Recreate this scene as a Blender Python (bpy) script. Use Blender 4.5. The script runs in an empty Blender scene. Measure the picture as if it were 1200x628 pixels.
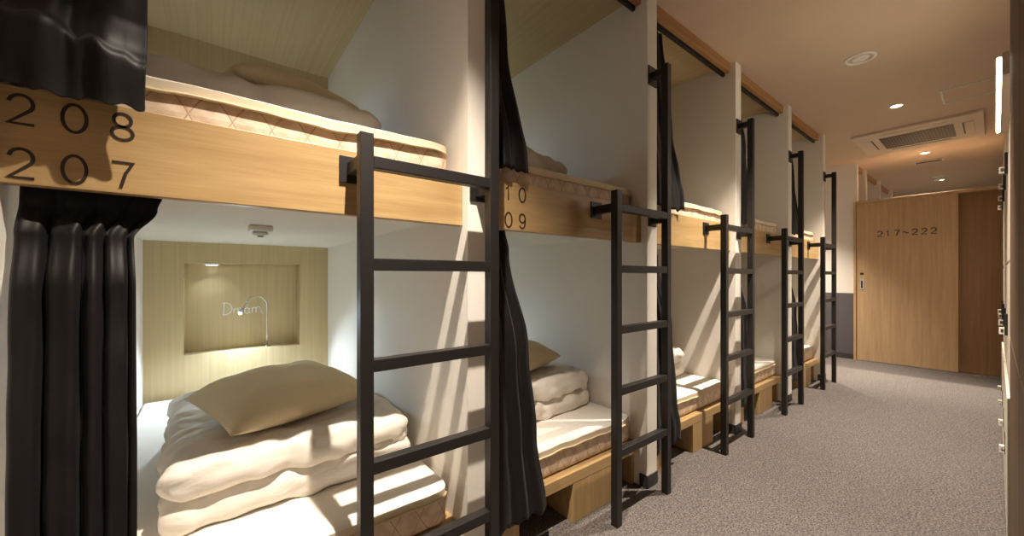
import bpy, bmesh, math, random
from mathutils import Vector, noise, Matrix
C = bpy.context.scene.collection
PI = math.pi
random.seed(7)

# ------------------------------------------------------------------ materials
def lin(c):
    c = c / 255.0
    return c / 12.92 if c <= .04045 else ((c + .055) / 1.055) ** 2.4
def rgb(r, g, b): return (lin(r), lin(g), lin(b), 1)
class NT:
    def __init__(self, name):
        self.m = bpy.data.materials.new(name); self.m.use_nodes = True
        self.t = self.m.node_tree; self.p = self.t.nodes['Principled BSDF']
    def n(self, typ, **kw):
        o = self.t.nodes.new(typ)
        for k, v in kw.items():
            if k in o.inputs.keys(): o.inputs[k].default_value = v
            else: setattr(o, k, v)
        return o
    def l(self, a, ao, b, bi): self.t.links.new(a.outputs[ao], b.inputs[bi])
    def math(self, op, a, b=None, c=None):
        o = self.n('ShaderNodeMath', operation=op)
        for i, v in enumerate((a, b, c)):
            if v is None: continue
            if isinstance(v, (int, float)): o.inputs[i].default_value = v
            else: self.t.links.new(v, o.inputs[i])
        return o.outputs[0]
    def coords(self, scale=(1, 1, 1), kind='Object'):
        tc = self.n('ShaderNodeTexCoord'); mp = self.n('ShaderNodeMapping')
        mp.inputs['Scale'].default_value = scale
        self.l(tc, kind, mp, 'Vector'); return mp
    def ramp(self, src, stops):
        r = self.n('ShaderNodeValToRGB'); e = r.color_ramp.elements
        while len(e) < len(stops): e.new(.5)
        for i, (p, c) in enumerate(stops): e[i].position = p; e[i].color = c
        self.t.links.new(src, r.inputs['Fac']); return r
    def bump(self, src, strength=.2, dist=.002):
        b = self.n('ShaderNodeBump', Strength=strength, Distance=dist)
        self.t.links.new(src, b.inputs['Height']); self.l(b, 'Normal', self.p, 'Normal')
def plain(name, col, rough=.6, metal=0, spec=.5, nscale=0, nstr=.1, var=.06, ndist=.001):
    m = NT(name); m.p.inputs['Roughness'].default_value = rough; m.p.inputs['Metallic'].default_value = metal
    m.p.inputs['Specular IOR Level'].default_value = spec
    mp = m.coords(); nz = m.n('ShaderNodeTexNoise', Scale=nscale or 6.0, Detail=4.0); m.l(mp, 'Vector', nz, 'Vector')
    a = tuple(max(0, c * (1 - var)) for c in col[:3]) + (1,); b = tuple(min(1, c * (1 + var)) for c in col[:3]) + (1,)
    r = m.ramp(nz.outputs['Fac'], [(.35, a), (.65, b)]); m.l(r, 'Color', m.p, 'Base Color')
    if nscale: m.bump(nz.outputs['Fac'], nstr, ndist)
    return m.m
def wood(name, axis, c1, c2, rough=.42):
    m = NT(name); s = [38, 38, 38]; s[axis] = 1.6
    mp = m.coords(tuple(s)); nz = m.n('ShaderNodeTexNoise', Scale=1.0, Detail=6.0, Roughness=.62, Distortion=.35); m.l(mp, 'Vector', nz, 'Vector')
    s2 = [260, 260, 260]; s2[axis] = 9
    mp2 = m.coords(tuple(s2)); n2 = m.n('ShaderNodeTexNoise', Scale=1.0, Detail=2.0); m.l(mp2, 'Vector', n2, 'Vector')
    f = m.math('ADD', m.math('MULTIPLY', nz.outputs['Fac'], .72), m.math('MULTIPLY', n2.outputs['Fac'], .28))
    r = m.ramp(f, [(.34, c1), (.66, c2)]); m.l(r, 'Color', m.p, 'Base Color')
    m.p.inputs['Roughness'].default_value = rough; m.bump(n2.outputs['Fac'], .08, .001)
    return m.m
def emit(name, col, s):
    m = NT(name); m.p.inputs['Base Color'].default_value = col
    m.p.inputs['Emission Color'].default_value = col; m.p.inputs['Emission Strength'].default_value = s
    return m.m

OAK1, OAK2 = rgb(166, 134, 88), rgb(192, 162, 114)
M = {}
M['oak'] = wood('oak_along', 0, OAK1, OAK2)
M['oak_v'] = wood('oak_upright', 2, OAK1, OAK2)
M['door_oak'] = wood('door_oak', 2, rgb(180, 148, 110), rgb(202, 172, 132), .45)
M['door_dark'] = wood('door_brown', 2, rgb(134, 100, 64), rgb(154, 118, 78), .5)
M['beam_oak'] = wood('beam_oak', 0, rgb(158, 112, 66), rgb(188, 142, 92), .45)
M['cabinet'] = wood('cabinet_wood', 2, rgb(86, 63, 40), rgb(97, 72, 46), .6)
M['white'] = plain('white_paint', rgb(240, 234, 224), .75, nscale=220, nstr=.05, var=.015)
M['ceiling'] = plain('ceiling_paint', rgb(208, 184, 158), .85, var=.015)
M['grey_paint'] = plain('grey_wainscot', rgb(92, 88, 92), .7, var=.03)
M['base_grey'] = plain('baseboard_vinyl', rgb(58, 56, 55), .55, var=.04)
M['steel'] = plain('black_painted_steel', rgb(31, 28, 27), .45, 0, .5, nscale=400, nstr=.04, var=.05)
M['plastic'] = plain('white_plastic', rgb(232, 228, 220), .4, var=.01)
M['ac'] = plain('warm_plastic', rgb(218, 200, 178), .5, var=.015)
M['locker'] = plain('locker_enamel', rgb(222, 214, 198), .35, var=.02)
M['dark'] = plain('dark_plastic', rgb(28, 27, 27), .5, var=.05)
M['grille'] = plain('grille_plastic', rgb(128, 120, 112), .5, var=.02)
M['chrome'] = plain('chrome', rgb(210, 210, 212), .18, 1.0, var=.02)
M['ink'] = plain('numeral_ink', rgb(46, 30, 22), .5, var=.02)
M['chalk'] = plain('chalk_white', rgb(245, 246, 250), .6, var=.01)
def m_duvet():
    m = NT('duvet_cotton'); m.p.inputs['Roughness'].default_value = .9; m.p.inputs['Specular IOR Level'].default_value = .15
    m.p.inputs['Base Color'].default_value = rgb(236, 229, 218)
    mp = m.coords((1, 1.6, 1.6)); a = m.n('ShaderNodeTexNoise', Scale=8.0, Detail=2.0, Roughness=.45, Distortion=1.2); m.l(mp, 'Vector', a, 'Vector')
    b = m.n('ShaderNodeTexNoise', Scale=90.0, Detail=2.0); m.l(mp, 'Vector', b, 'Vector')
    w = m.math('ABSOLUTE', m.math('SUBTRACT', a.outputs['Fac'], .5))
    m.bump(m.math('ADD', w, m.math('MULTIPLY', b.outputs['Fac'], .04)), .28, .03)
    return m.m
M['duvet'] = m_duvet()
M['sheet'] = plain('sheet_cotton', rgb(238, 232, 222), .9, spec=.15, nscale=120, nstr=.15, var=.02, ndist=.002)
M['pillow'] = plain('pillow_linen', rgb(238, 221, 184), .9, spec=.15, nscale=300, nstr=.2, var=.04, ndist=.001)
M['border'] = plain('border_cream_shade', rgb(224, 209, 182), .8, spec=.2, var=.03)  # cream of the sheet's front flap, with its upright face's shade in the colour
M['piping'] = plain('piping_satin', rgb(222, 200, 160), .6, var=.04)
M['led'] = emit('led_white', (.86, .93, 1, 1), 22)
M['led_soft'] = emit('led_soft', (.86, .93, 1, 1), 2.2)
M['bulb'] = emit('downlight_glow', (1, .86, .66, 1), 9)
M['tube'] = emit('tube_glow', (1, .9, .74, 1), 12)

def m_curtain():
    m = NT('black_satin'); m.p.inputs['Roughness'].default_value = .55
    m.p.inputs['Specular IOR Level'].default_value = .3
    m.p.inputs['Sheen Weight'].default_value = .06; m.p.inputs['Sheen Roughness'].default_value = .4
    mp = m.coords((1, 1, .35)); nz = m.n('ShaderNodeTexNoise', Scale=90.0, Detail=3.0); m.l(mp, 'Vector', nz, 'Vector')
    r = m.ramp(nz.outputs['Fac'], [(.3, rgb(14, 11, 12)), (.7, rgb(18, 15, 16))]); m.l(r, 'Color', m.p, 'Base Color')
    m.bump(nz.outputs['Fac'], .12, .002); return m.m
M['curtain'] = m_curtain()
def m_carpet():
    m = NT('speckled_carpet'); m.p.inputs['Roughness'].default_value = .97; m.p.inputs['Specular IOR Level'].default_value = .1
    mp = m.coords(); a = m.n('ShaderNodeTexNoise', Scale=130.0, Detail=3.0, Roughness=.7); m.l(mp, 'Vector', a, 'Vector')
    b = m.n('ShaderNodeTexVoronoi', Scale=170.0); m.l(mp, 'Vector', b, 'Vector')
    c = m.n('ShaderNodeTexNoise', Scale=1.6, Detail=3.0); m.l(mp, 'Vector', c, 'Vector')
    f = m.math('ADD', m.math('MULTIPLY', a.outputs['Fac'], .8), m.math('MULTIPLY', b.outputs['Distance'], .28))
    f = m.math('ADD', f, m.math('MULTIPLY', c.outputs['Fac'], .05))
    r = m.ramp(f, [(.36, rgb(51, 48, 47)), (.5, rgb(85, 80, 77)), (.66, rgb(126, 119, 115))]); m.l(r, 'Color', m.p, 'Base Color')
    m.bump(a.outputs['Fac'], .3, .004); return m.m
M['carpet'] = m_carpet()
def m_green():
    m = NT('olive_wallpaper'); m.p.inputs['Roughness'].default_value = .7
    mp = m.coords((70, .9, 1.2)); nz = m.n('ShaderNodeTexNoise', Scale=1.0, Detail=4.0); m.l(mp, 'Vector', nz, 'Vector')
    r = m.ramp(nz.outputs['Fac'], [(.3, rgb(196, 173, 128)), (.7, rgb(207, 186, 142))]); m.l(r, 'Color', m.p, 'Base Color')
    return m.m
M['green'] = m_green()
def m_quilt():
    m = NT('quilted_damask'); m.p.inputs['Roughness'].default_value = .7
    tc = m.n('ShaderNodeTexCoord'); sp = m.n('ShaderNodeSeparateXYZ'); m.l(tc, 'Object', sp, 'Vector')
    x = m.math('ADD', sp.outputs['X'], sp.outputs['Y']); z = m.math('SUBTRACT', sp.outputs['Z'], .06)
    s = m.math('MULTIPLY', m.math('SINE', m.math('MULTIPLY', x, 2 * PI / .17)), .05)
    d1 = m.math('ABSOLUTE', m.math('SUBTRACT', z, s)); d2 = m.math('ABSOLUTE', m.math('ADD', z, s))
    d = m.math('MINIMUM', d1, d2)
    line = m.n('ShaderNodeMapRange'); line.inputs['From Min'].default_value = .0012; line.inputs['From Max'].default_value = .004
    m.t.links.new(d, line.inputs['Value'])
    nz = m.n('ShaderNodeTexNoise', Scale=26.0, Detail=3.0); m.l(tc, 'Object', nz, 'Vector')
    r = m.ramp(nz.outputs['Fac'], [(.38, rgb(212, 188, 164)), (.6, rgb(230, 210, 188))])
    mx = m.n('ShaderNodeMix', data_type='RGBA'); m.t.links.new(line.outputs['Result'], mx.inputs['Factor'])
    mx.inputs['A'].default_value = rgb(184, 150, 124); m.t.links.new(r.outputs['Color'], mx.inputs['B'])
    m.t.links.new(mx.outputs['Result'], m.p.inputs['Base Color'])
    m.bump(m.math('MULTIPLY', d, 12), .5, .01); return m.m
M['quilt'] = m_quilt()

# ------------------------------------------------------------------ builders
def box(bm, x0, x1, y0, y1, z0, z1):
    v = [bm.verts.new(p) for p in ((x0,y0,z0),(x1,y0,z0),(x1,y1,z0),(x0,y1,z0),(x0,y0,z1),(x1,y0,z1),(x1,y1,z1),(x0,y1,z1))]
    for f in ((3,2,1,0),(4,5,6,7),(0,1,5,4),(1,2,6,5),(2,3,7,6),(3,0,4,7)): bm.faces.new([v[i] for i in f])
def bev(bm, w=.003, seg=2):
    bmesh.ops.bevel(bm, geom=bm.edges[:], offset=w, segments=seg, affect='EDGES', profile=.5, clamp_overlap=True)
def bxm(x0, x1, y0, y1, z0, z1, w=.003):
    bm = bmesh.new(); box(bm, x0, x1, y0, y1, z0, z1)
    if w: bev(bm, w)
    return bm
def obj(name, bm, mat, parent=None, loc=(0, 0, 0), smooth=False):
    me = bpy.data.meshes.new(name); bmesh.ops.recalc_face_normals(bm, faces=bm.faces[:]); bm.to_mesh(me); bm.free()
    if mat: me.materials.append(mat)
    if smooth:
        for p in me.polygons: p.use_smooth = True
    o = bpy.data.objects.new(name, me); C.objects.link(o); o.location = loc
    if parent: o.parent = parent
    return o
def tag(o, label, cat, group=None):
    o['label'] = label; o['category'] = cat
    if group: o['group'] = group
    return o
def struct(name, bm, mat, label, cat, loc=(0, 0, 0)):
    o = obj(name, bm, mat, loc=loc); o['kind'] = 'structure'; return tag(o, label, cat)
def thing(name, loc, label, cat, group=None):
    o = bpy.data.objects.new(name, None); C.objects.link(o); o.location = loc; o.empty_display_size = .1
    return tag(o, label, cat, group)
def dup(root, loc, label):
    r = root.copy(); C.objects.link(r); r.location = loc; r['label'] = label
    for ch in list(root.children):
        c = ch.copy(); C.objects.link(c); c.parent = r
        for g in list(ch.children):
            d = g.copy(); C.objects.link(d); d.parent = c
    return r
def tube(bm, pts, r, n=10, cap=True):
    pts = [Vector(p) for p in pts]; rings = []
    for i, p in enumerate(pts):
        t = (pts[min(i + 1, len(pts) - 1)] - pts[max(i - 1, 0)]).normalized()
        a = Vector((0, 0, 1)) if abs(t.z) < .9 else Vector((1, 0, 0))
        u = t.cross(a).normalized(); w = t.cross(u)
        rr = r[i] if isinstance(r, (list, tuple)) else r
        rings.append([bm.verts.new(p + (u * math.cos(2*PI*k/n) + w * math.sin(2*PI*k/n)) * rr) for k in range(n)])
    for a, b in zip(rings, rings[1:]):
        for k in range(n): bm.faces.new((a[k], a[(k+1) % n], b[(k+1) % n], b[k]))
    if cap: bm.faces.new(rings[0]); bm.faces.new(list(reversed(rings[-1])))
def lathe(bm, prof, n=32, c=(0, 0, 0), cap=True):
    rings = []
    for r, z in prof:
        rings.append([bm.verts.new((c[0] + r * math.cos(2*PI*k/n), c[1] + r * math.sin(2*PI*k/n), c[2] + z)) for k in range(n)])
    for a, b in zip(rings, rings[1:]):
        for k in range(n): bm.faces.new((a[k], a[(k+1) % n], b[(k+1) % n], b[k]))
    if cap: bm.faces.new(rings[0]); bm.faces.new(list(reversed(rings[-1])))
def ribbon(bm, pts, w, th, fr, closed=False):
    # flat stroke along 2-D pts; fr maps (a, b, depth) to 3-D
    pts = [Vector((p[0], p[1])) for p in pts]; n = len(pts); L = []; R = []
    for i in range(n):
        a = pts[i - 1] if (i or closed) else pts[i]; b = pts[(i + 1) % n] if (i < n - 1 or closed) else pts[i]
        d1 = (pts[i] - a); d2 = (b - pts[i])
        d1 = d1.normalized() if d1.length > 1e-9 else d2.normalized(); d2 = d2.normalized() if d2.length > 1e-9 else d1
        nn = Vector((-d1.y - d2.y, d1.x + d2.x)); nn = nn.normalized() if nn.length > 1e-6 else Vector((-d1.y, d1.x))
        k = min(1.6, 1 / max(.3, nn.dot(Vector((-d1.y, d1.x)))))
        L.append(pts[i] + nn * w * .5 * k); R.append(pts[i] - nn * w * .5 * k)
    V = [[bm.verts.new(fr(q.x, q.y, d)) for q in S] for S in (L, R) for d in (0, th)]   # L0 L1 R0 R1
    for i in range(n if closed else n - 1):
        j = (i + 1) % n
        for A, B in ((0, 1), (1, 3), (3, 2), (2, 0)): bm.faces.new((V[A][i], V[A][j], V[B][j], V[B][i]))
    if not closed:
        for i in (0, n - 1): bm.faces.new((V[0][i], V[1][i], V[3][i], V[2][i]))
def arc(cx, cy, rx, ry, a0, a1, n=18):
    return [(cx + rx * math.cos(math.radians(a0 + (a1 - a0) * i / n)), cy + ry * math.sin(math.radians(a0 + (a1 - a0) * i / n))) for i in range(n + 1)]
def glyph(ch):     # strokes in a unit box (closed flag, points)
    if ch == '0': return [(True, arc(.5, .5, .44, .46, 0, 360, 36)[:-1])]
    if ch == '1': return [(False, [(.2, .72), (.48, .96), (.48, .04)])]
    if ch == '7': return [(False, [(.08, .94), (.92, .94), (.62, .55), (.42, .04)])]
    if ch == '2': return [(False, arc(.5, .68, .4, .28, 172, -38, 16) + [(.08, .05), (.94, .05)])]
    if ch == '8': return [(True, arc(.5, .73, .36, .23, 0, 360, 28)[:-1]), (True, arc(.5, .27, .43, .23, 0, 360, 28)[:-1])]
    if ch == '9': return [(True, arc(.5, .68, .4, .28, 0, 360, 30)[:-1]), (False, [(.9, .68), (.88, .45)] + arc(.48, .36, .4, .32, 10, -150, 16))]
    if ch == '~': return [(False, [(i / 16, .5 + .1 * math.sin(i / 16 * 2 * PI)) for i in range(17)])]
    return []
def lettering(bm, text, pitch, w, h, sw, fr, th=.0012):
    for i, ch in enumerate(text):
        for cl, pts in glyph(ch): ribbon(bm, [(i * pitch + p[0] * w, p[1] * h) for p in pts], sw, th, fr, cl)
def rbox(bm, cx, cy, cz, lx, ly, lz, r, n=26, amp=.0, fine=.0, seed=0, fn=None, zp=1.0):
    # puffy rounded slab with cloth rumples
    gx, gy, gz = n, max(8, int(n * ly / lx)), 8
    hx, hy, hz = lx / 2, ly / 2, lz / 2; vs = {}
    def vert(i, j, k):
        if (i, j, k) in vs: return vs[(i, j, k)]
        p = Vector((-hx + lx * i / gx, -hy + ly * j / gy, -hz + lz * k / gz))
        q = Vector((max(-hx + r, min(hx - r, p.x)), max(-hy + r, min(hy - r, p.y)), max(-hz + min(r, hz * .98), min(hz - min(r, hz * .98), p.z))))
        d = (p - q); d = d.normalized() if d.length > 1e-7 else Vector((0, 0, 0))
        s = Vector((1, 1, min(1, hz / r)))
        o = q + Vector((d.x * r, d.y * r, d.z * min(r, hz)))
        s = Vector((seed * 3.7, seed * 1.3, seed * 5.1))
        a = noise.noise(o * 4.0 + s) * amp + noise.noise(o * 15 + s) * fine + abs(noise.noise(Vector((o.x * 9, o.y * 22, o.z * 22)) + s)) * fine
        o = o + d * a
        if fn: o = fn(o)
        vs[(i, j, k)] = bm.verts.new((o.x + cx, o.y + cy, o.z + cz)); return vs[(i, j, k)]
    for a, b, fix, ax in ((gx, gy, (0, gz), 2), (gx, gz, (0, gy), 1), (gy, gz, (0, gx), 0)):
        for f in fix:
            for i in range(a):
                for j in range(b):
                    q = []
                    for di, dj in ((0, 0), (1, 0), (1, 1), (0, 1)):
                        t = (i + di, j + dj)
                        q.append(vert(t[0], t[1], f) if ax == 2 else vert(t[0], f, t[1]) if ax == 1 else vert(f, t[0], t[1]))
                    bm.faces.new(q)
def holed(bm, xs, zs, holes, y):      # a vertical sheet in plane y with rectangular holes (i, j)
    for i in range(len(xs) - 1):
        for j in range(len(zs) - 1):
            if (i, j) in holes: continue
            bm.faces.new([bm.verts.new(p) for p in ((xs[i], y, zs[j]), (xs[i+1], y, zs[j]), (xs[i+1], y, zs[j+1]), (xs[i], y, zs[j+1]))])
def curtain_mesh(rows, folds, amp, seed, ns=150, nt=60, crease=0.0, hem=0.0, tuck=None):
    # rows: (z, x_left, x_right, y_centre, amp factor), top to bottom
    bm = bmesh.new(); G = []
    for t in range(nt + 1):
        f = t / nt * (len(rows) - 1); i = min(int(f), len(rows) - 2); f -= i; f2 = f * f * (3 - 2 * f)
        A, B = rows[i], rows[i + 1]
        z = A[0] + (B[0] - A[0]) * f; xl, xr, yc, am = [A[q] + (B[q] - A[q]) * f2 for q in (1, 2, 3, 4)]
        row = []
        for s in range(ns + 1):
            u = s / ns
            w = u + .045 * math.sin(u * 7 + seed) + .012 * noise.noise(Vector((u * 5, z * 2.0, seed)))
            ph = 2 * PI * folds * w + seed
            y = yc + amp * am * (math.sin(ph) * .75 + .25 * math.sin(2.3 * ph + seed * 2))
            x = xl + (xr - xl) * u + amp * .35 * am * math.cos(ph * 1.0) * (1 if 0 < s < ns else 0)
            k = noise.noise(Vector((u * 6, z * 9, seed + 5)))
            y += crease * k * am
            if tuck:      # a sideways fold where the cloth was bunched up
                zc = tuck[0] - .05 * u + .018 * noise.noise(Vector((u * 7, 1, seed)))
                y -= tuck[1] / (1 + math.exp(min(40, max(-40, (z - zc) / .004)))) * max(.0, 1 - max(0, zc - z) / .22)
            zz = z + hem * noise.noise(Vector((u * 9, seed, 3))) * (t / nt) ** 6
            row.append(bm.verts.new((x, y, zz)))
        G.append(row)
    for a, b in zip(G, G[1:]):
        for s in range(ns): bm.faces.new((a[s], a[s+1], b[s+1], b[s]))
    return bm
def curtain(rows, folds, amp, seed, label, **kw):
    x0, y0, z0 = rows[-1][1], rows[-1][3], rows[-1][0]
    rr = [(r[0] - z0, r[1] - x0, r[2] - x0, r[3] - y0, r[4]) for r in rows]
    o = obj('curtain', curtain_mesh(rr, folds, amp, seed, **kw), M['curtain'], loc=(x0, y0, z0), smooth=True)
    md = o.modifiers.new('cloth_thickness', 'SOLIDIFY'); md.thickness = .003; md.offset = 0
    return tag(o, label, 'curtain', 'black bunk curtains')
def spot(name, loc, power, col, size=120, blend=.5, r=.03, parent=None):
    d = bpy.data.lights.new(name, 'SPOT'); d.energy = power; d.color = col; d.spot_size = math.radians(size); d.spot_blend = blend; d.shadow_soft_size = r
    o = bpy.data.objects.new(name, d); C.objects.link(o); o.location = loc
    if parent: o.parent = parent
    return o
def point(name, loc, power, col, r=.012, parent=None):
    d = bpy.data.lights.new(name, 'POINT'); d.energy = power; d.color = col; d.shadow_soft_size = r
    o = bpy.data.objects.new(name, d); C.objects.link(o); o.location = loc
    if parent: o.parent = parent
    return o

# ------------------------------------------------------------------ dimensions (metres; X down the corridor, Y into the bunks)
PITCH = 1.0868; TH = .09
YP, YF, YB = 1.12, 1.155, 3.113            # wall ends, bunk fronts, back of bunks
FZ0, FZ1 = 1.2785, 1.465                   # fascia board
DECK0, DECK1 = 1.3157, 1.428
BASE = .228; CEIL = 2.598; CY = -.06
def L(k): return -.3048 + PITCH * k - (.008 if k == 0 else 0)
def R(k): return .692 + PITCH * k
BAY = ['nearest bay', 'second bay', 'third bay', 'fourth bay', 'farthest bay']

# ------------------------------------------------------------------ room shell
struct('floor', bxm(-3.4, 10.6, -.75, 3.35, -.05, 0, 0), M['carpet'], 'grey brown speckled carpet floor of the corridor', 'floor')
struct('ceiling', bxm(-3.4, 10.6, -.75, 3.35, CEIL, CEIL + .05, 0), M['ceiling'], 'plain pale ceiling above the corridor', 'ceiling')
struct('wall_back', bxm(-3.45, -3.4, -.75, 3.35, 0, CEIL, 0), M['white'], 'white wall closing the corridor behind the viewer', 'wall')
struct('wall_left', bxm(-3.4, L(0) - TH, YP, YP + .09, 0, CEIL, 0), M['white'], 'white wall left of the nearest bay', 'wall')
struct('wall_right', bxm(4.58, 10.6, CY - .60, CY, 0, CEIL, 0), M['white'], 'pale wall on the right between the lockers and the sliding doors', 'wall')
struct('wall_right_soffit', bxm(2.45, 4.58, CY - .60, CY, 1.76, CEIL, 0), M['white'], 'pale wall above the white lockers on the right', 'wall')
struct('wall_right_recess', bxm(2.45, 4.58, CY - .60, CY - .45, 0, 1.76, 0), M['white'], 'recess wall behind the white lockers', 'wall')
struct('wall_right_near', bxm(-3.4, 2.45, -.80, -.75, 0, CEIL, 0), M['white'], 'pale wall behind the brown cabinet', 'wall')
struct('wall_far', bxm(10.6, 10.65, -.75, 3.35, 0, CEIL, 0), M['white'], 'far wall seen above the sliding doors', 'wall')
for k in range(-1, 5):
    x0 = R(k) - (.008 if k < 0 else 0)
    nm = 'left of the nearest bay' if k < 0 else 'on the right of the ' + BAY[k]
    struct('wall_partition', bxm(x0, x0 + TH, YP, YB + .25, 0, CEIL, 0), M['white'], 'white partition wall ' + nm, 'wall')
    struct('baseboard_partition', bxm(x0 - .004, x0 + TH + .004, YP - .005, YP + .045, 0, .066, .002), M['base_grey'],
           'dark skirting round the foot of the partition ' + nm, 'baseboard')
NX0, NX1, NZ0, NZ1, ND = .182, .820, .61, 1.185, .12       # niche, relative to the bay's left wall
for k in range(5):
    l, r = L(k), R(k)
    bm = bmesh.new()
    for z0, z1, dz in ((0, DECK0, 0), (DECK1, CEIL - .008, 1.192)):
        xs = [l, l + NX0, l + NX1, r]; zs = [z0, NZ0 + dz, NZ1 + dz, z1]
        if dz: zs[2] = NZ1 + dz - .02
        holed(bm, xs, zs, {(1, 1)}, YB)
        a, b, c, d = xs[1], xs[2], zs[1], zs[2]; y1 = YB + ND
        for q in (((a,YB,c),(b,YB,c),(b,y1,c),(a,y1,c)), ((a,YB,d),(a,y1,d),(b,y1,d),(b,YB,d)), ((a,YB,c),(a,y1,c),(a,y1,d),(a,YB,d)),
                  ((b,YB,c),(b,YB,d),(b,y1,d),(b,y1,c)), ((a,y1,c),(b,y1,c),(b,y1,d),(a,y1,d))):
            bm.faces.new([bm.verts.new(p) for p in q])
    bmesh.ops.remove_doubles(bm, verts=bm.verts[:], dist=.0005)
    struct('wall_bunk_back', bm, M['green'], 'olive wallpapered wall with a niche at the head of the ' + BAY[k], 'wall')
    struct('ceiling_bunk', bxm(l, r, YF + .05, YB, CEIL - .008, CEIL, 0), M['green'], 'olive papered ceiling over the upper bunk of the ' + BAY[k], 'ceiling')
    # header beam with the curtain rail below it
    hb = struct('trim_header', bxm(l, r, YF, YF + .03, 2.535, CEIL, .002), M['beam_oak'], 'oak header board along the ceiling of the ' + BAY[k], 'trim')
    obj('curtain_rail', bxm(l + .002, r - .002, YF + .034, YF + .052, 2.518, 2.545, .002), M['steel'], hb)
bm = bxm(6.70, 6.80, 1.135, YB + .25, 0, CEIL, 0)
struct('wall_end', bm, M['white'], 'white end wall left of the sliding doors with grey lower half', 'wall')
struct('wall_wainscot', bxm(6.694, 6.70, 1.16, YB + .2, .07, .875, 0), M['grey_paint'], 'dark grey painted lower half of the end wall', 'wall')
struct('baseboard_end', bxm(6.688, 6.70, 1.16, YB + .2, 0, .07, .002), M['base_grey'], 'dark skirting below the grey end wall', 'baseboard')
struct('wall_alcove', bxm(R(4) + TH, 6.70, YB + .2, YB + .25, 0, CEIL, 0), M['white'], 'white back of the alcove beyond the farthest bay', 'wall')
for k, x0 in enumerate((7.17, 8.20, 9.31)):
    struct('wall_partition', bxm(x0, x0 + TH, YP, YB + .25, 0, CEIL, 0), M['white'],
           ('first', 'second', 'third')[k] + ' white partition top seen over the sliding doors', 'wall')
    xa = (6.80, 7.26, 8.29)[k]
    struct('trim_header', bxm(xa, x0, YF, YF + .03, 2.535, CEIL, .002), M['beam_oak'], 'oak header board beyond the doors, %s one in' % ('first', 'second', 'third')[k], 'trim')

# sliding doors
fr = struct('trim_door_frame', bxm(6.655, 6.70, 1.135, 1.16, 0, 2.079, .002), M['door_oak'], 'oak frame around the two sliding doors', 'door frame')
obj('frame_head', bxm(6.655, 6.775, -.058, 1.135, 2.045, 2.079, .002), M['door_oak'], fr)
d1 = struct('door_1', bxm(6.667, 6.700, .262, 1.133, .012, 2.044, .002), M['door_oak'], 'pale oak sliding door marked 217 to 222', 'door')
for i, ch in enumerate('217~222'):
    bm = bmesh.new(); lettering(bm, ch, 0, .052, .075, .010, lambda a, b, d: (6.6665 - d, .935 - i * .0765 - a, 1.60 + b)); obj('numeral', bm, M['ink'], d1)
bm = bxm(6.660, 6.668, 1.060, 1.098, .93, 1.06, .003); h = obj('door_handle', bm, M['chrome'], d1)
obj('handle_recess', bxm(6.657, 6.661, 1.070, 1.088, .945, 1.045, .001), M['dark'], h)
obj('lock_plate', bxm(6.662, 6.668, 1.062, 1.096, 1.12, 1.145, .002), M['dark'], d1)
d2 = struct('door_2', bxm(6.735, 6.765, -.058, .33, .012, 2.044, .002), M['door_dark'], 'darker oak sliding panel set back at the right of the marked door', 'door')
sill = struct('trim_door_sill', bxm(6.66, 6.77, -.058, 1.135, 0, .011, .001), M['chrome'], 'thin metal floor track under the sliding doors', 'door track')

# ------------------------------------------------------------------ bunks
NUM = {0: ('208', '207'), 1: ('210', '209')}
def upper_bunk(k):
    l, r = L(k), R(k); ox, oy, oz = l, YF, FZ0
    lab = 'oak fronted upper bunk platform of the ' + BAY[k]
    if k in NUM: lab = 'oak fronted upper bunk platform lettered %s and %s' % (('208', '207') if k == 0 else ('10', '09'))
    t = thing('bunk_platform', (ox, oy, oz), lab, 'bunk platform', 'oak fronted upper bunk platforms')
    w = r - l
    obj('deck', bxm(0, w, .026, YB - YF, DECK0 - FZ0, DECK1 - FZ0, 0), M['white'], t)
    fb = obj('fascia_board', bxm(0, w, 0, .026, 0, FZ1 - FZ0, .002), M['oak'], t)
    rl = obj('curtain_rail', bxm(.003, w - .003, .034, .052, DECK0 - FZ0 - .02, DECK0 - FZ0, .002), M['steel'], t)
    if k in NUM:
        dx = .010 if k == 0 else .026
        for row, z in zip(NUM[k], (.1125, .0095)):
            for i, ch in enumerate(row):
                bm = bmesh.new(); lettering(bm, ch, 0, .037, .0605, .0056, lambda a, b, d: (dx + i * .0685 + a, -d, z + b))
                obj('numeral', bm, M['ink'], fb)
    return t
def bed_base(k):
    l, r = L(k), R(k); w = r - l; y0 = 1.165
    t = thing('bed_base', (l, y0, 0), 'oak bed base with open cubbies under the lower bunk of the ' + BAY[k], 'bed base', 'oak lower bed bases')
    obj('top_board', bxm(0, w, 0, YB - y0, .178, BASE, .002), M['oak'], t)
    for a, b in ((.004, .176), (.487, .76)): obj('front_panel', bxm(a, b, .001, .028, 0, .178, .002), M['oak_v'], t)
    for a in (.15, .491, .73, w - .03): obj('divider', bxm(a, a + .024, .029, .9, 0, .178, .001), M['oak'], t)
    obj('back_panel', bxm(.004, w - .004, .9, .92, 0, .178, 0), M['oak'], t)
    return t
for k in range(5): upper_bunk(k); bed_base(k)

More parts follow.
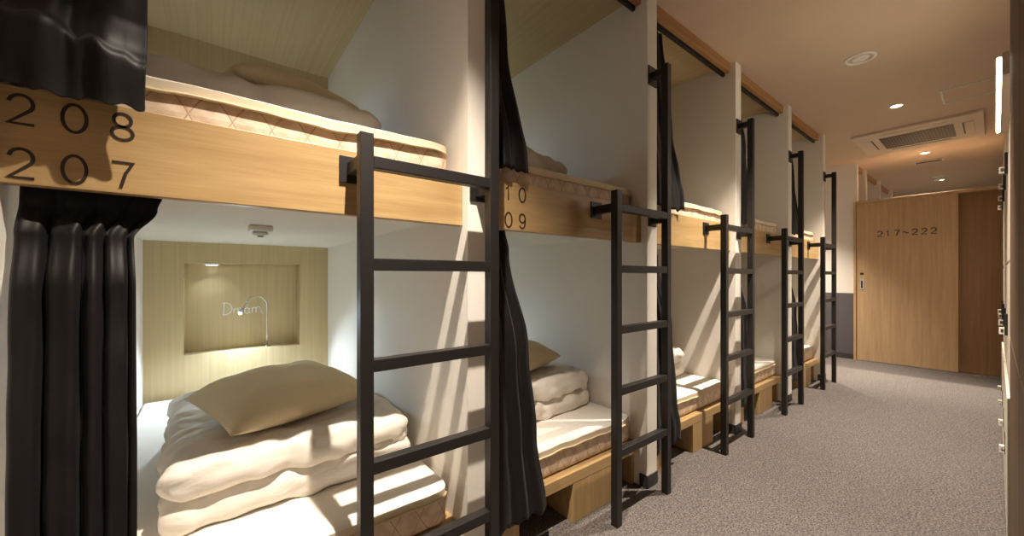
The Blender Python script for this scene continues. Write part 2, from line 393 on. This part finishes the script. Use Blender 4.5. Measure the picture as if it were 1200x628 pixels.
# mattress: quilted body, pale cover sheet with piped edge
def wavy(x, s): return .006 * noise.noise(Vector((x * 5, s, .3))) + .0035 * noise.noise(Vector((x * 13, s, 4)))
def make_mattress(seed, loc, label, w=.955, d=1.86):
    t = thing('mattress', loc, label, 'mattress', 'quilted mattresses on the bunks')
    h = .13
    bm = bmesh.new(); rbox(bm, w / 2, d / 2, h / 2 - .004, w, d, h - .008, .022, n=30)
    obj('mattress_body', bm, M['quilt'], t, smooth=True)
    bm = bmesh.new(); n = 60; top = []; edge = []; low = []; ins = []
    for i in range(n + 1):
        x = -.004 + (w + .008) * i / n; e = min(1, min(i, n - i) / 4); ry = (1 - math.sqrt(max(0, 1 - (1 - e) ** 2))) * .03
        dz = wavy(x, seed)
        ins.append(bm.verts.new((x, .06 + ry, h + .003 + .2 * dz)))
        top.append(bm.verts.new((x, .012 + ry, h + .005 + dz * .6)))
        edge.append(bm.verts.new((x, -.006 + ry, h - .004 + dz)))
        low.append(bm.verts.new((x, -.006 + ry, h - .030 + dz * 1.4)))
    back = [bm.verts.new((v.co.x, d, h + .003)) for v in ins]
    for a, b in ((ins, back), (top, ins), (edge, top)):
        for i in range(n): bm.faces.new((a[i], a[i + 1], b[i + 1], b[i]))
    for A, s in ((0, -1), (n, 1)):      # side flaps
        q = [low[A], edge[A], top[A], ins[A], back[A]]
        lo = [bm.verts.new((v.co.x, v.co.y, h - .030)) for v in q[1:]]
        prev = q[0]
        for v, o in zip(q[1:], lo):
            if prev is q[0]: bm.faces.new((q[0], v, o))
            else: bm.faces.new((pv, v, o, po))
            pv, po, prev = v, o, v
    lo_, ed_ = [v.co.copy() for v in low], [v.co.copy() for v in edge]
    sh = obj('cover_sheet', bm, M['sheet'], t, smooth=True)
    bm = bmesh.new(); a = [bm.verts.new(p) for p in lo_]; b = [bm.verts.new(p) for p in ed_]
    for i in range(n): bm.faces.new((a[i], a[i + 1], b[i + 1], b[i]))
    obj('sheet_border', bm, M['border'], sh, smooth=True)
    bm = bmesh.new(); tube(bm, [(v_[0], v_[1] - .003, v_[2]) for v_ in [(-.004 + (w + .008) * i / n, -.006 + (1 - math.sqrt(max(0, 1 - (1 - min(1, min(i, n - i) / 4)) ** 2))) * .03, h - .030 + wavy(-.004 + (w + .008) * i / n, seed) * 1.4) for i in range(n + 1)]], .0042, 8)
    obj('piping', bm, M['piping'], sh, smooth=True)
    return t
def mloc(k, up): return (L(k) + .016, 1.20 if not up else 1.192, (DECK1 if up else BASE) + .001)
for k in range(5):
    for up in (0, 1):
        make_mattress(k * 2 + up + 1, mloc(k, up), 'quilted beige mattress with pale cover on the %s bunk of the %s' % ('upper' if up else 'lower', BAY[k]))

# folded duvet: two puffy layers joined by the fold at the right end
def dimple(o):
    g = math.exp(-((o.x + .06) / .035) ** 2)
    if o.y < -.3: o.y += .022 * g; 
    return o
def duvet_mesh():
    bm = bmesh.new()
    rbox(bm, 0, .02, .052, .735, .90, .106, .053, n=44, amp=.018, fine=.012, seed=3)
    rbox(bm, -.004, 0, .152, .725, .90, .112, .056, n=48, amp=.020, fine=.013, seed=8, fn=dimple)
    tube(bm, [(.325, y, .105 + .006 * math.sin(y * 9)) for y in [-.42 + .84 * i / 20 for i in range(21)]], [.02] + [.052] * 19 + [.02], 14)
    for v in bm.verts: v.co.z = max(v.co.z, .001)
    return bm
dv = obj('folded_duvet', duvet_mesh(), M['duvet'], smooth=True)
def pillow_mesh(w=.50, d=.47, h=.17):
    bm = bmesh.new(); n = 26; T = []; B = []
    for i in range(n + 1):
        a, b = [], []
        for j in range(n + 1):
            u, v = -1 + 2 * i / n, -1 + 2 * j / n
            f = max(0, (1 - abs(u) ** 2.6)) ** .55 * max(0, (1 - abs(v) ** 2.6)) ** .55
            px = u * w / 2 * (1 - .06 * (1 - v * v) * abs(u)); py = v * d / 2 * (1 - .06 * (1 - u * u) * abs(v))
            wr = .012 * noise.noise(Vector((u * 2.2, v * 2.2, 7))) * f + .004 * noise.noise(Vector((u * 7, v * 5, 2))) * (1 - f * .5)
            tv = bm.verts.new((px, py, .045 + f * h * .62 + wr)); a.append(tv)
            edge = i in (0, n) or j in (0, n)
            b.append(tv if edge else bm.verts.new((px, py, max(.001, .045 - f * h * .38))))
        T.append(a); B.append(b)
    for i in range(n):
        for j in range(n):
            bm.faces.new((T[i][j], T[i+1][j], T[i+1][j+1], T[i][j+1]))
            q = [B[i][j], B[i][j+1], B[i+1][j+1], B[i+1][j]]
            if len(set(q)) == 4 and not all(v in (T[i][j], T[i][j+1], T[i+1][j+1], T[i+1][j]) for v in q): bm.faces.new(q)
    return bm
pl = obj('pillow', pillow_mesh(), M['pillow'], smooth=True)
first = True
for k in range(5):
    for up in (0, 1):
        z = mloc(k, up)[2] + .133
        o = dv if first else dv.copy(); p = pl if first else pl.copy()
        if not first: C.objects.link(o); C.objects.link(p)
        first = False
        w = 'upper' if up else 'lower'
        o.location = (L(k) + (.50 if up else .556), 1.86 + (.11 if up else 0), z); o.rotation_euler.z = math.radians(0 if up else 2.5)
        tag(o, 'thick cream duvet folded in two on the %s bunk of the %s' % (w, BAY[k]), 'duvet', 'folded cream duvets')
        p.location = (L(k) + (.55 if up else .537), 1.735 + (.17 if up else 0), z + .231); p.rotation_euler = (math.radians(3), math.radians(-2), math.radians(16))
        tag(p, 'khaki pillow lying on the folded duvet of the %s bunk in the %s' % (w, BAY[k]), 'pillow', 'khaki pillows')

# ------------------------------------------------------------------ ladders
def make_ladder():
    y0 = 1.022
    t = thing('bunk_ladder', (.306, y0, 0), 'black steel ladder at the nearest bay, right beside the lettered 208 board', 'ladder', 'black steel bunk ladders')
    S = .035; XR = .412
    obj('post', bxm(0, S, 0, S, 0, 1.482, .002), M['steel'], t)
    obj('post', bxm(XR, XR + S, 0, S, 0, 2.18, .002), M['steel'], t)
    for z in (1.407, 1.134, .863, .590, .318):
        obj('rung', bxm(S, XR, .001, S - .001, z - .0165, z + .0165, .002), M['steel'], t)
    def bracket(xc, yw, z, hh, arm):
        b = obj('bracket', bxm(xc - .037, xc + .037, yw - y0 - .006, yw - y0, z - hh / 2, z + hh / 2, .001), M['steel'], t)
        obj('bracket_arm', bxm(xc - .0165, xc + .0165, S, yw - y0 - .006, z - arm / 2, z + arm / 2, .002), M['steel'], b)
    bracket(S / 2, YF, 1.408, .076, .036)
    bracket(XR + S / 2, YP, 1.392, .06, .034)
    bracket(XR + S / 2, YP, 2.150, .10, .034)
    return t
lad = make_ladder()
for k in range(1, 5):
    dup(lad, (.306 + PITCH * k, 1.022, 0), 'black steel ladder standing at the ' + BAY[k] + (', beside the grey end wall' if k == 4 else ', counted along the corridor'))

# ------------------------------------------------------------------ curtains
yc = 1.212; yo = 1.147
l = L(0)
curtain([(1.293, l+.014, l+.226, yc, .25), (1.255, l+.014, l+.216, yc - .002, .4), (1.185, l+.014, l+.180, 1.185, .9), (1.08, l+.014, l+.186, 1.16, 1.0),
         (.6, l+.014, l+.190, yo - .006, 1.0), (.05, l+.014, l+.192, yo - .008, 1.0)], 4.2, .013, 1.3,
        'black satin curtain gathered at the left of the lower bunk below number 207', ns=220, nt=150, crease=.007)
curtain([(2.515, l+.014, l+.204, yc, .8), (2.0, l+.014, l+.204, 1.17, 1), (1.64, l+.014, l+.204, 1.125, 1), (1.56, l+.012, l+.206, 1.095, 1.1), (1.446, l+.010, l+.204, 1.105, .8)], 1.7, .008, 2.6,
        'black satin curtain bunched at the left of the upper bunk above number 208', ns=200, nt=260, crease=.006, hem=.012, tuck=(.145, .016))
for k in range(1, 5):
    l = L(k)
    curtain([(1.293, l+.012, l+.135, yc, .8), (1.2, l+.012, l+.15, yc - .008, .9), (.8, l+.012, l+.21, 1.15, 1), (.45, l+.012, l+.250, yo, 1), (.15, l+.012, l+.300, yo - .004, 1)], 2.6, .009, k * 1.7,
            'black curtain drawn aside at the lower bunk of the ' + BAY[k], crease=.006, hem=.03)
    d = .105 if k == 1 else 0
    curtain([(2.515, l+.012, l+.20 - d, yc, .9), (2.0, l+.012, l+.225 - d, 1.17, 1), (1.505 if k == 1 else 1.484, l+.012, l+.305 - d, 1.135, 1.1)], 2.6, .009, k * 2.9 + 1,
            'black curtain drawn aside at the upper bunk of the ' + BAY[k], crease=.006, hem=.015)
curtain([(2.50, 6.82, 6.97, yc, .9), (1.5, 6.82, 7.0, yc, 1), (1.3, 6.82, 7.02, yc, 1.1)], 4.0, .022, 4.4,
        'black curtain top peeking over the left of the sliding doors', crease=.01)

# ------------------------------------------------------------------ inside the bunks
def make_lamp():
    # root at the foot of the stem, on the niche floor
    t = thing('reading_lamp', (L(0) + .625, YB + .062, NZ0), 'slim chrome gooseneck reading lamp in the niche below number 207', 'lamp', 'gooseneck reading lamps')
    bm = bmesh.new(); lathe(bm, [(.022, 0), (.022, .006), (.008, .012)], 24); obj('lamp_base', bm, M['chrome'], t, smooth=True)
    pts = [(0, 0, .01), (0, 0, .10), (0, 0, .2), (-.001, -.004, .27)]
    for i in range(1, 15):
        a = PI * i / 14 * .86; pts.append((-.068 + .068 * math.cos(a), -.004 - .09 * i / 14, .27 + .085 * math.sin(a)))
    pts += [(-.150, -.105, .268)]
    bm = bmesh.new(); tube(bm, pts, .0045, 10); obj('gooseneck', bm, M['chrome'], t, smooth=True)
    e = Vector(pts[-1]); d = (e - Vector(pts[-2])).normalized()
    bm = bmesh.new(); tube(bm, [e - d * .012, e + d * .004, e + d * .018], [.006, .012, .012], 20)
    hd = obj('lamp_head', bm, M['chrome'], t, smooth=True)
    bm = bmesh.new(); bmesh.ops.create_uvsphere(bm, u_segments=16, v_segments=10, radius=.010)
    for v in bm.verts: v.co += e + d * .020
    obj('led', bm, M['led'], hd, smooth=True)
    sp = spot('led_light', e + d * .03 + Vector((0, -.03, -.02)), LAMP_W, (.68, .84, 1.0), 152, .6, .012, t); sp.rotation_euler.x = math.radians(-34)
    return t
LAMP_W = 22.0
lamp = make_lamp()
def where(k, up): return ('above' if up else 'below') + ' number ' + ({0: '208' if up else '207', 1: '10' if up else '09'}[k])
for k, up in ((0, 1), (1, 0), (1, 1)):
    t = dup(lamp, (L(k) + .625, YB + .062, NZ0 + 1.192 * up), 'slim chrome gooseneck reading lamp in the niche ' + where(k, up))
    for c in t.children:
        if c.type == 'LIGHT': c.data = c.data.copy(); c.data.energy = 13.0 if up else 16.0
# the hand-written word on the niche wall
def word():
    bm = bmesh.new(); f = lambda a, b, d: (a, -d, b)
    S = [[(.016, .088), (.012, .05), (.010, .006)], [(.002, .082)] + arc(.010, .046, .046, .042, 80, -80, 14) + [(.004, .006)],
         [(.066, .046), (.066, .012)], [(.066, .03), (.074, .044), (.084, .044)],
         [(.088, .028), (.104, .032)] + arc(.097, .030, .010, .018, 20, 310, 14),
         arc(.140, .027, .013, .019, 30, 330, 16), [(.153, .046), (.153, .016), (.160, .010)],
         [(.170, .046), (.170, .010)], [(.170, .034)] + arc(.182, .034, .011, .014, 150, 10, 8) + [(.193, .012)], [(.193, .034)] + arc(.206, .036, .013, .016, 150, 10, 8) + [(.221, .030), (.226, .006), (.234, .002)]]
    for s in S: ribbon(bm, s, .0045, .0012, f)
    return bm
tag(obj('wall_lettering', word(), M['chalk'], loc=(L(0) + .372, YB + ND, .835)), 'white handwritten word Dream on the back of the niche', 'lettering')
def make_puck():
    t = thing('niche_downlight', (L(0) + .32, YB + .06, NZ1), 'small round white light under the top of the niche below number 207', 'light', 'round niche lights')
    bm = bmesh.new(); lathe(bm, [(.046, 0), (.046, -.006), (.036, -.010)], 32); r_ = obj('light_rim', bm, M['plastic'], t, smooth=False)
    bm = bmesh.new(); lathe(bm, [(.034, -.009), (.030, -.013)], 32); obj('lens', bm, M['led_soft'], t)
    sp = spot('niche_beam', (0, 0, -.02), 1.6, (.80, .90, 1.0), 140, .8, .02, t); sp.rotation_euler.x = math.radians(-25)
    return t
puck = make_puck()
def make_bunk_sensor():
    t = thing('ceiling_sensor', (L(0) + .480, 1.94, DECK0), 'small white sensor box on the underside of the upper bunk below number 208', 'sensor', 'bunk ceiling sensors')
    obj('housing', bxm(-.042, .042, -.042, .042, -.024, 0, .005), M['plastic'], t)
    bm = bmesh.new(); lathe(bm, [(.026, -.024), (.030, -.034), (.020, -.042)], 28); hd = obj('sensor_head', bm, M['plastic'], t, smooth=True)
    bm = bmesh.new(); lathe(bm, [(.014, -.041), (.010, -.046)], 20); obj('sensor_lens', bm, M['dark'], hd)
    return t
make_bunk_sensor()

# ------------------------------------------------------------------ corridor ceiling
DW = 410
def make_downlight(): 
    t = thing('ceiling_downlight', (4.73, .54, CEIL), 'lit recessed downlight in front of the air conditioner', 'downlight', 'recessed corridor downlights')
    bm = bmesh.new(); n = 32
    lathe(bm, [(.050, 0), (.050, -.003), (.042, -.006), (.038, -.003), (.038, 0)], n, cap=False); obj('trim_ring', bm, M['plastic'], t)
    bm = bmesh.new(); lathe(bm, [(.036, -.002), (.030, -.004)], n); obj('lamp_glass', bm, M['bulb'], t)
    spot('downlight_beam', (0, 0, -.012), DW, (1, .87, .73), 82, 1.0, .012, t)
    return t
dl = make_downlight()
dup(dl, (6.81, .53, CEIL), 'recessed downlight just beyond the air conditioner, over the sliding doors')
dup(dl, (2.50, .58, CEIL), 'recessed corridor downlight in front of the third bay')
dup(dl, (.36, .60, CEIL), 'recessed corridor downlight in front of the nearest bay')
dup(dl, (-1.6, .60, CEIL), 'recessed corridor downlight behind the viewer, left of the nearest bay')
dup(dl, (5.95, 1.75, CEIL), 'recessed downlight in the alcove ceiling beyond the farthest bay')
dup(dl, (8.9, .53, CEIL), 'recessed downlight far behind the sliding doors')

t = thing('air_conditioner', (5.87, .515, CEIL), 'white four way ceiling cassette air conditioner with a dark grille', 'air conditioner')
obj('panel', bxm(-.46, .46, -.45, .45, -.028, 0, .006), M['ac'], t)
GB = .0014
obj('grille_recess', bxm(-.25, .25, -.262, .262, -.031, -.028, .001), M['dark'], t)
bm = bmesh.new()
for i in range(13): box(bm, -.245 + i * .0408 - .002, -.245 + i * .0408 + .002, -.258, .258, -.0335, -.031)
g = obj('intake_grille', bm, M['grille'], t)
bm = bmesh.new()
for i in range(24): box(bm, -.25, .25, -.258 + i * .0224 - GB, -.258 + i * .0224 + GB, -.0330, -.0312)
obj('grille_bars', bm, M['grille'], g)
for sx, sy in ((1, 0), (-1, 0), (0, 1), (0, -1)):
    if sx: a = (sx * .355 - .03, sx * .355 + .03, -.23, .23)
    else: a = (-.23, .23, sy * .36 - .03, sy * .36 + .03)
    f = obj('louvre', bxm(*a, -.034, -.028, .002), M['ac'], t)
    if sx: e = (sx * .318 - .005, sx * .318 + .005, -.225, .225)
    else: e = (-.225, .225, sy * .322 - .005, sy * .322 + .005)
    obj('air_slot', bxm(*e, -.0305, -.028, 0), M['dark'], f)
t = thing('ceiling_hatch', (4.80, .10, CEIL), 'square ceiling access hatch beside the right wall', 'hatch')
obj('hatch_panel', bxm(-.165, .165, -.15, .165, -.006, 0, .002), M['ceiling'], t)
bm = bmesh.new()
for a in ((-.18, .18, .168, .180), (-.18, -.168, -.15, .168), (.168, .18, -.15, .168)): box(bm, a[0], a[1], a[2], a[3], -.009, 0)
obj('hatch_frame', bm, M['plastic'], t)
t = thing('ceiling_speaker', (3.50, .575, CEIL), 'round flush ring on the ceiling, nearest ceiling fitting in view', 'ceiling fitting')
bm = bmesh.new(); lathe(bm, [(.085, 0), (.085, -.006), (.074, -.010), (.066, -.006), (.066, 0)], 40, cap=False); obj('outer_ring', bm, M['plastic'], t)
bm = bmesh.new(); lathe(bm, [(.045, 0), (.042, -.009), (.020, -.014)], 32); obj('centre_cap', bm, M['plastic'], t)
t = thing('air_vent', (7.34, .54, CEIL), 'narrow slotted vent in the ceiling behind the air conditioner', 'vent')
obj('vent_frame', bxm(-.06, .06, -.13, .13, -.008, 0, .002), M['plastic'], t)
for i in range(3): obj('vent_slot', bxm(-.042 + i * .03, -.022 + i * .03, -.115, .115, -.0095, -.008, 0), M['dark'], t)
t = thing('smoke_detector', (8.55, .54, CEIL), 'small domed white smoke detector, farthest ceiling fitting in view', 'smoke detector')
bm = bmesh.new(); lathe(bm, [(.075, 0), (.075, -.015), (.06, -.03)], 32); obj('detector_base', bm, M['plastic'], t)
bm = bmesh.new(); lathe(bm, [(.045, -.03), (.042, -.055), (.025, -.065)], 32); obj('detector_head', bm, M['plastic'], t, smooth=True)

# ------------------------------------------------------------------ right side: cabinet, lockers, strip light
t = thing('tall_cabinet', (.55, -.735, 0), 'tall brown wooden cabinet at the right edge of the view', 'cabinet')
obj('cabinet_body', bxm(0, 1.90, 0, .678, 0, 2.55, .003), M['cabinet'], t)
for i in range(2):
    for z0, z1 in ((.06, .860), (.868, 2.53)):
        obj('cabinet_door', bxm(.004 + i * .95, .944 + i * .95, .678, .700, z0, z1, .002), M['cabinet'], t)
for i, (xa, nm) in enumerate(((2.47, 'nearer'), (3.52, 'farther'))):
    t = thing('locker', (xa, CY, 0), '%s white steel locker column on the right wall' % nm, 'locker', 'white lockers on the right wall')
    W = 1.04
    obj('locker_body', bxm(0, W, -.44, .012, 0, 1.74, .001), M['locker'], t)
    for j, (z0, z1) in enumerate(((.06, .62), (.63, 1.16), (1.17, 1.73))):
        for c in range(2):
            dd = obj('locker_door', bxm(.006 + c * .517, .512 + c * .517, .012, .024 + (.008 if j == 0 else 0), z0, z1, .002), M['locker'], t)
            hx = .46 + c * .517; hz = (z0 + z1) / 2 + (.18 if j == 2 else -.02)
            bm = bmesh.new(); box(bm, hx - .018, hx + .018, .0242, .034, hz - .05, hz + .05)
            pl_ = obj('hasp_plate', bm, M['dark'], dd)
            bm = bmesh.new(); box(bm, hx - .016, hx + .016, .034, .050, hz - .045, hz - .039); box(bm, hx - .016, hx + .016, .034, .050, hz - .021, hz - .015); box(bm, hx - .016, hx + .016, .045, .050, hz - .039, hz - .021)
            obj('hasp_loop', bm, M['plastic'], pl_)
t = thing('strip_light', (2.50, CY, 1.95), 'glowing white strip light on the right wall above the lockers', 'light')
obj('light_housing', bxm(-.02, 1.02, 0, .044, -.045, .045, .002), M['ac'], t)
obj('diffuser', bxm(0, 1.0, .044, .058, -.038, .038, .005), M['tube'], t)

# ------------------------------------------------------------------ world, camera
w = bpy.data.worlds.new('dim_interior'); bpy.context.scene.world = w; w.use_nodes = True
w.node_tree.nodes['Background'].inputs[0].default_value = (.9, .8, .7, 1); w.node_tree.nodes['Background'].inputs[1].default_value = .02
cam = bpy.data.cameras.new('camera'); co = bpy.data.objects.new('camera', cam); C.objects.link(co)
co.location = (0, 0, 1.103); cam.sensor_width = 36; cam.lens = 447.42 / 1200 * 36; cam.shift_y = 9.4 / 1200; cam.clip_start = .01
co.rotation_euler = (PI / 2, 0, math.radians(51.7015) - PI / 2)
sc = bpy.context.scene; sc.camera = co
sc.view_settings.view_transform = 'Standard'; sc.view_settings.look = 'None'; sc.view_settings.gamma = 1
sc.view_settings.use_curve_mapping = False; sc.view_settings.exposure = 0.2
